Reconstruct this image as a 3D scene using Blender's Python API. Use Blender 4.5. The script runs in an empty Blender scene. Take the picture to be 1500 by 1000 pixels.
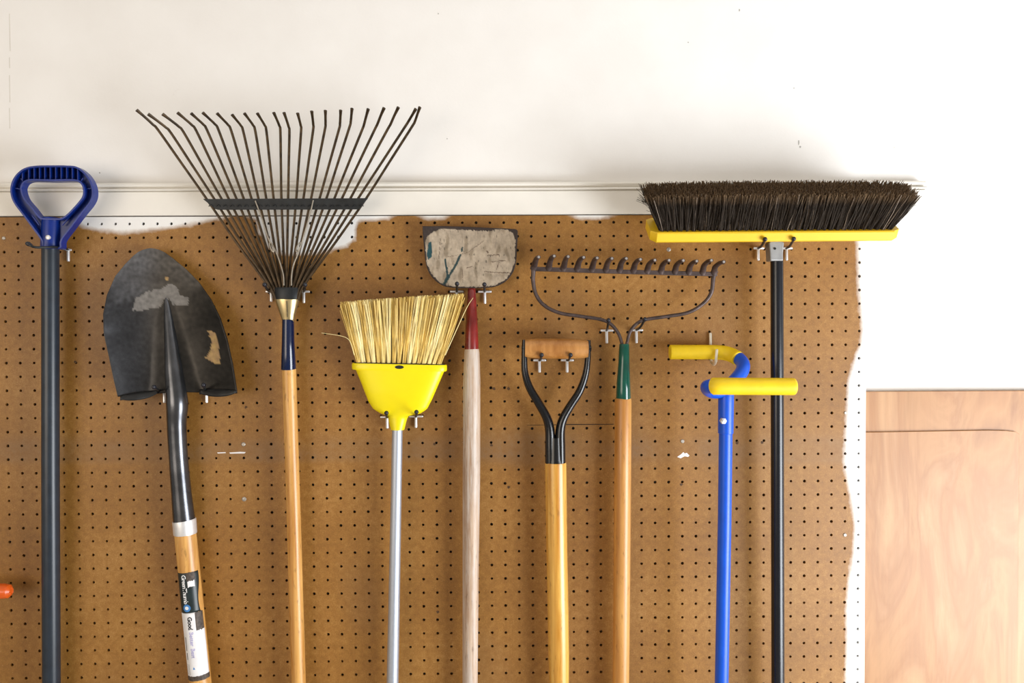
import bpy, bmesh, math, random
from mathutils import Vector, Matrix, noise

random.seed(7)
scene = bpy.context.scene
COL = scene.collection
PI = math.pi

# ------------------------------------------------------------------ camera
FPX = 1187.0                       # focal length in pixels of a 1500 px wide frame
DIST = 1.507                       # lens to pegboard
CAMZ = 1.45
PITCH, YAW, ROLL = 0.02289654, 0.01317084, 0.00506262
CAMPOS = Vector((0, -DIST, CAMZ))
RM = (Matrix.Rotation(-YAW, 3, 'Z') @ Matrix.Rotation(PI / 2 - PITCH, 3, 'X') @ Matrix.Rotation(-ROLL, 3, 'Z'))
cam_data = bpy.data.cameras.new('camera')
cam_data.sensor_width = 36.0
cam_data.lens = 36.0 * FPX / 1500.0
cam_data.clip_start = 0.02
cam = bpy.data.objects.new('camera', cam_data)
cam.matrix_world = Matrix.Translation(CAMPOS) @ RM.to_4x4()
COL.objects.link(cam)
scene.camera = cam

# ------------------------------------------------------------------ light
world = bpy.data.worlds.new('world')
scene.world = world
world.use_nodes = True
bg = world.node_tree.nodes['Background']
bg.inputs['Color'].default_value = (1.0, 0.93, 0.82, 1)
bg.inputs['Strength'].default_value = 0.27


def area(name, loc, target, sx, sy, power, color):
    l = bpy.data.lights.new(name, 'AREA')
    l.shape = 'RECTANGLE'
    l.size, l.size_y = sx, sy
    l.energy = power
    l.color = color
    o = bpy.data.objects.new(name, l)
    COL.objects.link(o)
    o.location = loc
    o.rotation_euler = (Vector(target) - Vector(loc)).to_track_quat('-Z', 'Y').to_euler()
    return o


# open garage door on the right: cool daylight; a warm lit window on the left
area('garage_door_daylight', (1.95, -1.35, 0.6), (0.5, 0, 1.2), 1.4, 1.3, 62, (0.92, 0.958, 1.0))
area('side_window_daylight', (-2.0, -2.7, 1.35), (-0.5, 0, 1.6), 1.8, 1.3, 22, (1.0, 0.87, 0.72))

vs = scene.view_settings
vs.view_transform = 'Standard'
vs.look = 'None'
vs.gamma = 1.0
vs.use_curve_mapping = False
vs.exposure = 0.49


# ------------------------------------------------------------------ helpers
def U(px, py, d):
    """point that stands d metres in front of the pegboard face"""
    v = RM @ Vector(((px - 750) / FPX, -(py - 500) / FPX, -1))
    t = (DIST - d) / v.y
    return CAMPOS + v * t


def S(px, d):
    """length of px pixels at depth d"""
    return px * (DIST - d) / FPX


def PX(p):
    """pixel of a point (used to read the traced paint edge back)"""
    v = RM.transposed() @ (Vector(p) - CAMPOS)
    return 750 + FPX * v.x / -v.z, 500 - FPX * v.y / -v.z


def lerp(a, b, t):
    return a + (b - a) * t


def interp(tab, x):
    if x <= tab[0][0]:
        return tab[0][1]
    for (a, va), (b, vb) in zip(tab, tab[1:]):
        if x <= b:
            return lerp(va, vb, (x - a) / (b - a))
    return tab[-1][1]


def sstep(a, b, x):
    t = max(0.0, min(1.0, (x - a) / (b - a)))
    return t * t * (3 - 2 * t)


def spline(pts, n=8, closed=False):
    pts = [Vector(p) for p in pts]
    out = []
    m = len(pts)
    for i in range(m if closed else m - 1):
        if closed:
            p0, p1, p2, p3 = pts[i - 1], pts[i], pts[(i + 1) % m], pts[(i + 2) % m]
        else:
            p1, p2 = pts[i], pts[i + 1]
            p0 = pts[i - 1] if i else p1 * 2 - p2
            p3 = pts[i + 2] if i + 2 < m else p2 * 2 - p1
        for k in range(n):
            t = k / n
            out.append(0.5 * ((2 * p1) + (p2 - p0) * t + (2 * p0 - 5 * p1 + 4 * p2 - p3) * t * t
                              + (3 * p1 - p0 - 3 * p2 + p3) * t * t * t))
    if not closed:
        out.append(pts[-1])
    return out


def resample(vals, n):
    """linear resample of a list of numbers"""
    out = []
    for i in range(n):
        f = i / (n - 1) * (len(vals) - 1)
        k = min(int(f), len(vals) - 2)
        out.append(lerp(vals[k], vals[k + 1], f - k))
    return out


def sweep(bm, pts, rad, seg=16, cap=True, flat=1.0, ref=None, round_end=0.0):
    """tube along pts; rad a number or a list; flat squeezes the second axis"""
    pts = [Vector(p) for p in pts]
    n = len(pts)
    if not isinstance(rad, (list, tuple)):
        rad = [rad] * n
    elif len(rad) != n:
        rad = resample(list(rad), n)
    rad = list(rad)
    if round_end:
        for which in (0, 1):
            i0, i1 = (0, 1) if which == 0 else (-1, -2)
            r = rad[i0]
            dr = (pts[i0] - pts[i1]).normalized()
            e = round_end * r
            add = [(pts[i0] - dr * e * (1 - math.sin(a)), r * (1 - round_end + round_end * math.cos(a)))
                   for a in (0.0, 0.4, 0.8, 1.2, PI / 2 - .02)]
            if which == 0:
                pts = [a[0] for a in reversed(add)] + pts[1:]
                rad = [a[1] for a in reversed(add)] + rad[1:]
            else:
                pts = pts[:-1] + [a[0] for a in add]
                rad = rad[:-1] + [a[1] for a in add]
        n = len(pts)
    t0 = (pts[1] - pts[0]).normalized()
    nrm = Vector(ref) if ref else (Vector((1, 0, 0)) if abs(t0.x) < .8 else Vector((0, 0, 1)))
    rings = []
    for i in range(n):
        a, b = pts[max(0, i - 1)], pts[min(n - 1, i + 1)]
        t = (b - a).normalized()
        nrm = (nrm - t * nrm.dot(t)).normalized()
        bi = t.cross(nrm)
        rings.append([bm.verts.new(pts[i] + (nrm * math.cos(2 * PI * k / seg) + bi * flat * math.sin(2 * PI * k / seg)) * rad[i])
                      for k in range(seg)])
    for r0, r1 in zip(rings, rings[1:]):
        for k in range(seg):
            bm.faces.new((r0[k], r0[(k + 1) % seg], r1[(k + 1) % seg], r1[k]))
    if cap:
        bm.faces.new(list(reversed(rings[0])))
        bm.faces.new(rings[-1])
    return rings


def box(bm, a, b):
    x0, y0, z0 = a
    x1, y1, z1 = b
    v = [bm.verts.new(p) for p in ((x0, y0, z0), (x1, y0, z0), (x1, y1, z0), (x0, y1, z0),
                                   (x0, y0, z1), (x1, y0, z1), (x1, y1, z1), (x0, y1, z1))]
    for f in ((0, 1, 5, 4), (1, 2, 6, 5), (2, 3, 7, 6), (3, 0, 4, 7), (4, 5, 6, 7), (3, 2, 1, 0)):
        bm.faces.new([v[i] for i in f])


def prism(bm, front, depth):
    """closed outline (world points, any order) pushed back by depth along +Y"""
    f = [bm.verts.new(p) for p in front]
    b = [bm.verts.new(Vector(p) + Vector((0, depth, 0))) for p in front]
    bm.faces.new(f)
    bm.faces.new(list(reversed(b)))
    n = len(f)
    for i in range(n):
        bm.faces.new((f[i], b[i], b[(i + 1) % n], f[(i + 1) % n]))


def ring_band(bm, outer, inner, depth):
    """flat ring between two outlines of equal count, with thickness"""
    n = len(outer)
    off = Vector((0, depth, 0))
    a = [bm.verts.new(p) for p in outer]
    b = [bm.verts.new(p) for p in inner]
    c = [bm.verts.new(Vector(p) + off) for p in outer]
    d = [bm.verts.new(Vector(p) + off) for p in inner]
    for i in range(n):
        j = (i + 1) % n
        bm.faces.new((a[i], a[j], b[j], b[i]))
        bm.faces.new((c[j], c[i], d[i], d[j]))
        bm.faces.new((a[j], a[i], c[i], c[j]))
        bm.faces.new((b[i], b[j], d[j], d[i]))


def thing(name, label, cat, loc, group=None):
    o = bpy.data.objects.new(name, None)
    o.empty_display_size = 0.05
    COL.objects.link(o)
    o.location = loc
    o['label'] = label
    o['category'] = cat
    if group:
        o['group'] = group
    return o


def obj(name, bm, mat, parent=None, smooth=35, bevel=0.0, segs=2):
    bmesh.ops.recalc_face_normals(bm, faces=bm.faces[:])
    me = bpy.data.meshes.new(name)
    bm.to_mesh(me)
    bm.free()
    me.materials.append(mat)
    if smooth:
        for p in me.polygons:
            p.use_smooth = True
        me.set_sharp_from_angle(angle=math.radians(smooth))
    o = bpy.data.objects.new(name, me)
    COL.objects.link(o)
    if parent:
        w = Vector(parent.location)
        q = parent.parent
        while q:
            w += Vector(q.location)
            q = q.parent
        me.transform(Matrix.Translation(-w))
        o.parent = parent
    if bevel:
        m = o.modifiers.new('edge', 'BEVEL')
        m.width = bevel
        m.segments = segs
        m.limit_method = 'ANGLE'
        m.angle_limit = math.radians(40)
    return o


def tag(o, label=None, cat=None, group=None, kind=None):
    if label:
        o['label'] = label
    if cat:
        o['category'] = cat
    if group:
        o['group'] = group
    if kind:
        o['kind'] = kind
    return o


# ------------------------------------------------------------------ materials
class NT:
    def __init__(self, name):
        self.m = bpy.data.materials.new(name)
        self.m.use_nodes = True
        self.t = self.m.node_tree
        self.b = self.t.nodes['Principled BSDF']

    def node(self, typ, **kw):
        n = self.t.nodes.new(typ)
        for k, v in kw.items():
            if k.startswith('i_'):
                key = k[2:]
                n.inputs[int(key) if key.isdigit() else key.replace('_', ' ')].default_value = v
            else:
                setattr(n, k, v)
        return n

    def link(self, a, b):
        self.t.links.new(a, b)

    def coords(self, scale=(1, 1, 1), rot=(0, 0, 0)):
        tc = self.node('ShaderNodeTexCoord')
        mp = self.node('ShaderNodeMapping')
        mp.inputs['Scale'].default_value = scale
        mp.inputs['Rotation'].default_value = rot
        self.link(tc.outputs['Object'], mp.inputs['Vector'])
        return mp.outputs['Vector']

    def noise(self, vec, scale, detail=4, rough=0.55, dist=0.0):
        n = self.node('ShaderNodeTexNoise')
        n.inputs['Scale'].default_value = scale
        n.inputs['Detail'].default_value = detail
        n.inputs['Roughness'].default_value = rough
        n.inputs['Distortion'].default_value = dist
        self.link(vec, n.inputs['Vector'])
        return n.outputs['Fac']

    def ramp(self, fac, stops):
        r = self.node('ShaderNodeValToRGB')
        e = r.color_ramp.elements
        while len(e) < len(stops):
            e.new(0.5)
        for k, (p, c) in zip(e, stops):
            k.position = p
            k.color = (c, c, c, 1) if isinstance(c, (int, float)) else (*c, 1)
        self.link(fac, r.inputs['Fac'])
        return r.outputs['Color']

    def mix(self, fac, a, b, mode='MIX'):
        n = self.node('ShaderNodeMix', data_type='RGBA', blend_type=mode)
        for v, s in ((fac, n.inputs[0]), (a, n.inputs[6]), (b, n.inputs[7])):
            if isinstance(v, (int, float)):
                s.default_value = v
            elif isinstance(v, tuple):
                s.default_value = (*v, 1)
            else:
                self.link(v, s)
        return n.outputs[2]

    def math(self, op, a, b=0.0):
        n = self.node('ShaderNodeMath', operation=op)
        for v, s in ((a, n.inputs[0]), (b, n.inputs[1])):
            if isinstance(v, (int, float)):
                s.default_value = v
            else:
                self.link(v, s)
        return n.outputs[0]

    def attr(self, name):
        return self.node('ShaderNodeAttribute', attribute_name=name).outputs

    def color(self, c):
        if isinstance(c, tuple):
            self.b.inputs['Base Color'].default_value = (*c, 1)
        else:
            self.link(c, self.b.inputs['Base Color'])

    def setp(self, **kw):
        for k, v in kw.items():
            s = self.b.inputs[k.replace('_', ' ')]
            if isinstance(v, (int, float, tuple)):
                s.default_value = v
            else:
                self.link(v, s)

    def bump(self, h, strength=0.3, dist=0.001):
        n = self.node('ShaderNodeBump')
        n.inputs['Strength'].default_value = strength
        n.inputs['Distance'].default_value = dist
        self.link(h, n.inputs['Height'])
        self.link(n.outputs['Normal'], self.b.inputs['Normal'])


def plain(name, c, rough=0.5, metal=0.0, var=0.12, scale=60, bump=0.0, coat=0.0):
    t = NT(name)
    v = t.coords()
    n = t.noise(v, scale, 5)
    dark = tuple(x * (1 - var) for x in c)
    lite = tuple(min(1, x * (1 + var)) for x in c)
    t.color(t.ramp(n, [(0.3, dark), (0.7, lite)]))
    t.setp(Roughness=rough, Metallic=metal)
    if coat:
        t.setp(Coat_Weight=coat, Coat_Roughness=0.15)
    if bump:
        t.bump(n, bump, 0.0008)
    return t.m


def wood(name, dark, lite, rough=0.45, scale=1.0, coat=0.15, knots=0.3, grey=None):
    t = NT(name)
    v = t.coords((55 * scale, 55 * scale, 2.2 * scale))
    n = t.noise(v, 2.2, 6, 0.6, 0.6)
    v2 = t.coords((9 * scale, 9 * scale, 1.1 * scale))
    n2 = t.noise(v2, 2.0, 3, 0.5, 0.4)
    f = t.math('ADD', t.math('MULTIPLY', n, 0.6), t.math('MULTIPLY', n2, 0.4))
    c = t.ramp(f, [(0.36, dark), (0.62, lite)])
    v3 = t.coords((90, 90, 22))
    sp = t.ramp(t.noise(v3, 2.0, 3, 0.6), [(0.60, 0.0), (0.74, 1.0)])
    c = t.mix(t.math('MULTIPLY', sp, knots), c, tuple(x * 0.3 for x in dark))
    if grey:
        g = t.ramp(t.noise(t.coords((70, 70, 5)), 1.6, 5, 0.7), [(0.42, 0.0), (0.6, 1.0)])
        c = t.mix(t.math('MULTIPLY', g, 0.7), c, grey)
    t.color(c)
    t.setp(Roughness=rough, Coat_Weight=coat, Coat_Roughness=0.25)
    t.bump(n, 0.15, 0.0006)
    return t.m


def wall_material():
    t = NT('white_wall_paint')
    v = t.coords()
    fine = t.noise(v, 260, 3, 0.6)
    med = t.noise(v, 9, 4, 0.5)
    c = t.ramp(med, [(0.3, (0.80, 0.775, 0.745)), (0.7, (0.845, 0.825, 0.80))])
    # small dark specks left in the paint
    vo = t.node('ShaderNodeTexVoronoi', i_Scale=7.0)
    t.link(v, vo.inputs['Vector'])
    spk = t.ramp(vo.outputs['Distance'], [(0.012, 1.0), (0.02, 0.0)])
    keep = t.ramp(t.noise(v, 3.1, 2), [(0.52, 0.0), (0.56, 1.0)])
    c = t.mix(t.math('MULTIPLY', t.math('MULTIPLY', spk, keep), 0.55), c, (0.30, 0.27, 0.24))
    # rubbed grey smudges
    sm = t.ramp(t.noise(v, 34, 6, 0.75), [(0.66, 0.0), (0.74, 1.0)])
    k2 = t.ramp(t.noise(v, 2.2, 2), [(0.55, 0.0), (0.66, 1.0)])
    c = t.mix(t.math('MULTIPLY', t.math('MULTIPLY', sm, k2), 0.22), c, (0.45, 0.42, 0.38))
    t.color(c)
    t.setp(Roughness=0.62)
    h = t.math('ADD', t.math('MULTIPLY', fine, 0.5), t.noise(v, 75, 3, 0.5))
    t.bump(h, 0.16, 0.0012)
    return t.m


def pegboard_material():
    t = NT('brown_hardboard')
    v = t.coords()
    n1 = t.noise(v, 420, 3, 0.7)
    n2 = t.noise(v, 90, 5, 0.65)
    n3 = t.noise(v, 5, 3, 0.5)
    f = t.math('ADD', t.math('ADD', t.math('MULTIPLY', n1, 0.35), t.math('MULTIPLY', n2, 0.35)), t.math('MULTIPLY', n3, 0.3))
    c = t.ramp(f, [(0.38, (0.20, 0.082, 0.010)), (0.52, (0.29, 0.130, 0.021)), (0.64, (0.40, 0.205, 0.052))])
    fib = t.ramp(t.noise(t.coords((1, 1, 1.7)), 330, 2, 0.5), [(0.66, 0.0), (0.74, 1.0)])
    c = t.mix(t.math('MULTIPLY', fib, 0.6), c, (0.55, 0.34, 0.13))
    drk = t.ramp(t.noise(v, 150, 4, 0.7), [(0.66, 0.0), (0.76, 1.0)])
    c = t.mix(t.math('MULTIPLY', drk, 0.7), c, (0.08, 0.035, 0.008))
    st = t.attr('stain')['Fac']
    c = t.mix(t.math('MULTIPLY', st, t.ramp(n2, [(0.35, 0.25), (0.65, 0.75)])), c, (0.20, 0.115, 0.055))
    pa = t.attr('paint')['Fac']
    e = t.math('ADD', pa, t.math('MULTIPLY', t.math('SUBTRACT', n2, 0.5), 0.3))
    e = t.ramp(e, [(0.2, 0.0), (0.72, 1.0)])
    c = t.mix(e, c, (0.83, 0.82, 0.80))
    t.color(c)
    t.setp(Roughness=0.5)
    t.bump(n1, 0.12, 0.0005)
    return t.m


def attr_metal(name, rough, metal):
    t = NT(name)
    v = t.coords()
    n = t.noise(v, 120, 5, 0.7)
    c = t.mix(0.55, t.attr('tint')['Color'], t.ramp(n, [(0.3, 0.35), (0.7, 1.0)]), 'MULTIPLY')
    t.color(c)
    k = t.attr('dull')['Fac']
    t.setp(Roughness=t.math('ADD', rough, t.math('MULTIPLY', k, 0.35)),
           Metallic=t.math('MULTIPLY', t.math('SUBTRACT', 1.0, k), metal))
    t.bump(n, 0.12, 0.0006)
    return t.m


def laminate():
    t = NT('maple_laminate')
    v = t.coords((3.2, 3.2, 0.8))
    n = t.noise(v, 3.4, 5, 0.55, 0.9)
    c = t.ramp(n, [(0.30, (0.27, 0.112, 0.030)), (0.42, (0.40, 0.193, 0.066)), (0.49, (0.34, 0.150, 0.047)), (0.64, (0.46, 0.245, 0.102))])
    n2 = t.noise(t.coords((90, 90, 6)), 2.0, 4, 0.6)
    c = t.mix(0.35, c, t.ramp(n2, [(0.3, 0.72), (0.7, 1.0)]), 'MULTIPLY')
    fl = t.ramp(t.noise(t.coords((40, 40, 110)), 1.5, 3, 0.6), [(0.62, 0.0), (0.75, 1.0)])
    c = t.mix(t.math('MULTIPLY', fl, 0.25), c, (0.34, 0.14, 0.055))
    t.color(c)
    t.setp(Roughness=0.42)
    return t.m


M = {}
M['wall'] = wall_material()
M['peg'] = pegboard_material()
M['trim'] = plain('cream_trim_paint', (0.80, 0.765, 0.70), 0.45, 0, 0.03, 14)
M['floor'] = plain('grey_concrete', (0.42, 0.40, 0.37), 0.8, 0, 0.2, 7, 0.2)
M['ceiling'] = plain('ceiling_paint', (0.74, 0.72, 0.69), 0.8, 0, 0.03, 10)
M['laminate'] = laminate()
M['steel'] = plain('bright_zinc_steel', (0.86, 0.86, 0.87), 0.38, 0.65, 0.05, 120)
M['wire'] = plain('dull_spring_wire', (0.45, 0.40, 0.33), 0.4, 0.9, 0.2, 120)
M['alu'] = plain('brushed_aluminium', (0.50, 0.54, 0.62), 0.46, 0.8, 0.03, 200)
M['black_tip'] = plain('black_vinyl', (0.012, 0.013, 0.02), 0.35, 0, 0.2)
M['blue_plastic'] = plain('blue_plastic', (0.001, 0.020, 0.19), 0.32, 0, 0.15, 30)
M['graphite'] = plain('graphite_pole_paint', (0.016, 0.024, 0.036), 0.33, 0, 0.2, 50)
M['socket_steel'] = plain('dark_blued_steel', (0.105, 0.108, 0.118), 0.25, 0.9, 0.35, 25, 0.06)
M['step_steel'] = plain('dark_step_steel', (0.03, 0.03, 0.03), 0.45, 0.6, 0.35, 40)
M['ash'] = wood('ash_wood', (0.46, 0.19, 0.03), (0.80, 0.46, 0.14), 0.4, 1.0, 0.3, 0.5)
M['yellow_ash'] = wood('yellow_lacquered_wood', (0.50, 0.21, 0.02), (0.84, 0.50, 0.11), 0.33, 0.8, 0.4, 0.5)
M['tan_ash'] = wood('tan_wood', (0.42, 0.17, 0.03), (0.66, 0.34, 0.095), 0.4, 0.9, 0.25, 0.5)
M['weathered'] = wood('weathered_grey_wood', (0.31, 0.185, 0.105), (0.60, 0.45, 0.33), 0.5, 1.1, 0.15, 0.6, (0.56, 0.50, 0.45))
M['grip_wood'] = wood('turned_grip_wood', (0.34, 0.13, 0.022), (0.54, 0.255, 0.07), 0.4, 0.7, 0.3)
M['tine'] = plain('rusty_dark_wire', (0.055, 0.033, 0.014), 0.42, 0.5, 0.6, 90, 0.1)
M['bar_black'] = plain('black_enamel_bar', (0.014, 0.016, 0.018), 0.42, 0.3, 0.4, 70)
M['brass'] = plain('pale_brass', (0.66, 0.52, 0.27), 0.3, 0.9, 0.12, 40)
M['navy'] = plain('navy_enamel', (0.002, 0.009, 0.042), 0.14, 0, 0.2, 30, 0, 0.3)
M['yellow_plastic'] = plain('yellow_plastic', (0.86, 0.70, 0.0), 0.33, 0, 0.03, 20)
M['straw'] = plain('yellow_straw', (0.80, 0.62, 0.22), 0.55, 0, 0.15, 60)
M['red'] = plain('worn_red_enamel', (0.17, 0.012, 0.010), 0.24, 0, 0.5, 30, 0.06, 0.2)
M['black_enamel'] = plain('black_gloss_enamel', (0.004, 0.004, 0.005), 0.2, 0, 0.3, 40)
M['rake_iron'] = plain('brown_iron', (0.085, 0.060, 0.055), 0.45, 0.55, 0.4, 80, 0.15)
M['worn_tip'] = plain('worn_bright_iron', (0.50, 0.46, 0.43), 0.4, 0.8, 0.2, 80)
M['green'] = plain('green_enamel', (0.001, 0.070, 0.045), 0.15, 0, 0.25, 30, 0, 0.3)
M['royal'] = plain('royal_blue_paint', (0.0, 0.08, 0.58), 0.36, 0, 0.08, 30)
M['grip_yellow'] = plain('yellow_foam_grip', (0.82, 0.56, 0.003), 0.5, 0, 0.08, 40, 0.06)
M['block_yellow'] = plain('yellow_block_plastic', (0.80, 0.50, 0.012), 0.45, 0, 0.04, 30)
M['bristle'] = plain('dark_horsehair', (0.034, 0.024, 0.017), 0.65, 0, 0.6, 300)
M['bristle_pale'] = plain('pale_horsehair_tip', (0.15, 0.105, 0.07), 0.6, 0, 0.5, 300)
M['bracket'] = plain('grey_cast_bracket', (0.33, 0.33, 0.33), 0.45, 0.6, 0.2, 40, 0.1)
M['broom_pole'] = plain('black_painted_pole', (0.005, 0.006, 0.010), 0.24, 0, 0.2, 40)
M['orange'] = plain('orange_rubber', (0.74, 0.11, 0.01), 0.3, 0, 0.1, 40)
M['label_black'] = plain('black_label_paper', (0.012, 0.022, 0.024), 0.35, 0, 0.2, 60)
M['label_white'] = plain('white_label_paper', (0.80, 0.79, 0.80), 0.5, 0, 0.04, 60)
M['print_white'] = plain('white_print', (0.82, 0.83, 0.84), 0.5, 0, 0.02)
M['print_black'] = plain('black_print', (0.03, 0.03, 0.035), 0.5, 0, 0.1)
M['print_lilac'] = plain('lilac_print', (0.42, 0.40, 0.66), 0.5, 0, 0.05)
M['print_blue'] = plain('blue_print', (0.05, 0.22, 0.55), 0.5, 0, 0.1)
M['label_brown'] = plain('scuffed_brown_band', (0.075, 0.055, 0.042), 0.6, 0, 0.6, 220)
M['crack'] = plain('dark_gap', (0.03, 0.015, 0.006), 0.9, 0, 0.2)
M['chip'] = plain('white_paint_chip', (0.82, 0.80, 0.80), 0.6, 0, 0.05)
M['gouge'] = plain('dark_gouge', (0.085, 0.04, 0.014), 0.8, 0, 0.4, 200)
M['plug'] = plain('dull_screw_head', (0.42, 0.38, 0.33), 0.45, 0.6, 0.2)
M['blade'] = attr_metal('worn_blade_steel', 0.30, 0.9)
M['scraper'] = attr_metal('painted_scraper_blade', 0.45, 0.5)

# ------------------------------------------------------------------ room shell
WALL_Y = 0.022
bm = bmesh.new()
box(bm, (-4.0, WALL_Y, 0), (4.0, WALL_Y + 0.12, 2.75))
wall = tag(obj('wall_back', bm, M['wall'], smooth=0), kind='structure')
bm = bmesh.new()
box(bm, (-4.0, -4.5, -0.1), (4.0, WALL_Y + 0.12, 0))
tag(obj('floor', bm, M['floor'], smooth=0), kind='structure')
bm = bmesh.new()
box(bm, (-4.0, -4.5, 2.75), (4.0, WALL_Y + 0.12, 2.85))
tag(obj('ceiling', bm, M['ceiling'], smooth=0), kind='structure')

# wallboard joint that shows as a fine broken vertical line at the far left
bm = bmesh.new()
for y0, y1 in ((20, 75), (84, 100), (110, 150), (158, 188)):
    a, b = U(14, y0, -WALL_Y), U(14.3, y1, -WALL_Y)
    box(bm, (a.x - .0004, WALL_Y - .0003, b.z), (a.x + .0004, WALL_Y + .001, a.z))
tag(obj('trim_2', bm, plain('joint_line', (0.60, 0.56, 0.50), 0.8), smooth=0), 'fine vertical joint line in the white wall', kind='structure')
# dark nicks and chips on the wall
NICKS = ((1008, 62, 1.2, 1.1), (1083, 15, 1.2, 2.2), (1170, 209, 1.1, 4.0), (1172, 215, 1.5, 1.6), (146, 253, 1.1, 1.1), (642, 20, 1.1, 1.1), (1163, 129, .9, 1.0), (655, 203, .9, .9))
nick_mat = plain('exposed_grey_plaster', (0.42, 0.40, 0.37), 0.8)
for px, py, w, h in NICKS:
    bm = bmesh.new()
    prism(bm, [U(px + w * math.cos(a) * random.uniform(.7, 1.2), py + h * math.sin(a) * random.uniform(.7, 1.2), .0002 - WALL_Y) for a in [k * PI / 4 for k in range(8)]], .0004)
    obj('nick', bm, nick_mat, wall, smooth=0)

# picture-rail style moulding above the pegboard
zt = [U(0, 268.7, 0).z, U(1000, 265, 0).z]
Z_TRIM_TOP = U(640, 266, 0).z
prof = [(WALL_Y + .001, 0.0), (0.004, 0.0), (0.0025, -.0015), (0.0015, -.004), (0.004, -.0075), (0.0065, -.0085), (0.007, -.010),
        (0.0045, -.0108), (-.001, -.0115), (-.003, -.0135), (-.003, -.0150), (0.0035, -.0164), (0.0035, -.0172), (-.0008, -.0180)]
Z_BOT = U(640, 314.4, 0).z
prof += [(-.0008, Z_BOT - Z_TRIM_TOP + .001), (.0004, Z_BOT - Z_TRIM_TOP), (WALL_Y + .001, Z_BOT - Z_TRIM_TOP)]
bm = bmesh.new()
xr = U(1357, 300, 0).x
rings = []
for x in (-2.6, xr):
    rings.append([bm.verts.new((x, y, Z_TRIM_TOP + z)) for y, z in prof])
n = len(prof)
for i in range(n):
    bm.faces.new((rings[0][i], rings[0][(i + 1) % n], rings[1][(i + 1) % n], rings[1][i]))
bm.faces.new(rings[0])
bm.faces.new(list(reversed(rings[1])))
tag(obj('trim_1', bm, M['trim'], smooth=25), kind='structure')

# ------------------------------------------------------------------ pegboard
PIT = 0.0254 * 1.00577498
OX, OZ = 0.21634388, 0.28094365
I0, I1, J0, J1 = -69, 26, -41, 7


def hole_xz(i, j):
    return (i + OX) * PIT, CAMZ + (j + OZ) * PIT


right_edge = [(300, 1258), (350, 1257), (420, 1259), (480, 1264), (505, 1262), (525, 1254), (560, 1244), (620, 1241), (680, 1238),
              (730, 1248), (770, 1254), (815, 1251), (850, 1245), (890, 1241), (940, 1242), (1000, 1240), (1300, 1238)]
top_edge = [(-400, 300), (80, 312), (105, 324), (135, 335), (180, 340), (240, 334), (290, 326), (325, 318), (350, 312), (372, 318), (384, 345),
            (396, 366), (420, 372), (460, 370), (500, 362), (514, 356), (519, 345), (523, 326), (528, 321), (545, 322), (570, 318), (585, 311),
            (605, 311), (625, 320), (650, 319), (662, 311), (830, 311), (850, 319), (880, 319), (905, 311), (1500, 308)]


def paint_at(p):
    px, py = PX(p)
    return max(sstep(-11, 11, px - interp(right_edge, py)), sstep(-9, 9, interp(top_edge, px) - py))


def stain_at(p):
    px, py = PX(p)
    s = sstep(628, 655, py) * (1 - sstep(672, 680, py)) * 0.8
    s += 0.5 * sstep(640, 700, px) * (1 - sstep(800, 850, px)) * sstep(610, 640, py) * (1 - sstep(680, 690, py))
    s *= 0.45 + 0.55 * sstep(-.3, .3, noise.noise(Vector((px / 60, py / 25, 0))))
    d = sstep(.25, .6, noise.noise(Vector((px / 110, py / 160, 3.1))))
    return min(1, s + 0.28 * d)


peg = thing('pegboard', 'brown perforated hardboard with white overspray along its top and right edges', 'pegboard', (0, 0, hole_xz(0, J0)[1] - PIT / 2))
bm = bmesh.new()
HR = 0.0028
TH = 0.006
grid = {}


def gv(a, b):               # lattice of half pitches
    if (a, b) not in grid:
        x = (OX + a / 2) * PIT
        z = CAMZ + (OZ + b / 2) * PIT
        grid[(a, b)] = bm.verts.new((x, 0, z))
    return grid[(a, b)]


ring8 = ((1, 0), (1, 1), (0, 1), (-1, 1), (-1, 0), (-1, -1), (0, -1), (1, -1))
for i in range(I0, I1 + 1):
    for j in range(J0, J1 + 1):
        cx, cz = hole_xz(i, j)
        r = HR * random.uniform(.86, 1.06)
        outer = [gv(2 * i + a, 2 * j + b) for a, b in ring8]
        inn = [bm.verts.new((cx + r * math.cos(k * PI / 4), 0, cz + r * math.sin(k * PI / 4))) for k in range(8)]
        bck = [bm.verts.new((v.co.x, TH, v.co.z)) for v in inn]
        for k in range(8):
            l = (k + 1) % 8
            bm.faces.new((outer[k], outer[l], inn[l], inn[k]))
            bm.faces.new((inn[k], inn[l], bck[l], bck[k]))
x0, z0 = hole_xz(I0, J0)
x1, z1 = hole_xz(I1, J1)
h = PIT / 2
x0, z0, x1, z1 = x0 - h, z0 - h, x1 + h, z1 + h
v = [bm.verts.new(p) for p in ((x0, 0, z0), (x1, 0, z0), (x1, 0, z1), (x0, 0, z1), (x0, WALL_Y - .0012, z0), (x1, WALL_Y - .0012, z0), (x1, WALL_Y - .0012, z1), (x0, WALL_Y - .0012, z1))]
for a, b in ((0, 1), (1, 2), (2, 3), (3, 0)):
    bm.faces.new((v[a], v[b], v[b + 4], v[a + 4]))
sheet = obj('sheet', bm, M['peg'], peg, smooth=0)
me = sheet.data
pa = me.attributes.new('paint', 'FLOAT', 'POINT')
st = me.attributes.new('stain', 'FLOAT', 'POINT')
off = Vector(peg.location)
for k, vv in enumerate(me.vertices):
    p = vv.co + off
    me.attributes['paint'].data[k].value = paint_at(p)
    me.attributes['stain'].data[k].value = stain_at(p)


def pxbox(bm, xa, ya, xb, yb, d0, d1):
    a, b = U(xa, ya, d1), U(xb, yb, d1)
    box(bm, (min(a.x, b.x), -d1, min(a.z, b.z)), (max(a.x, b.x), -d0, max(a.z, b.z)))


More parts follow.
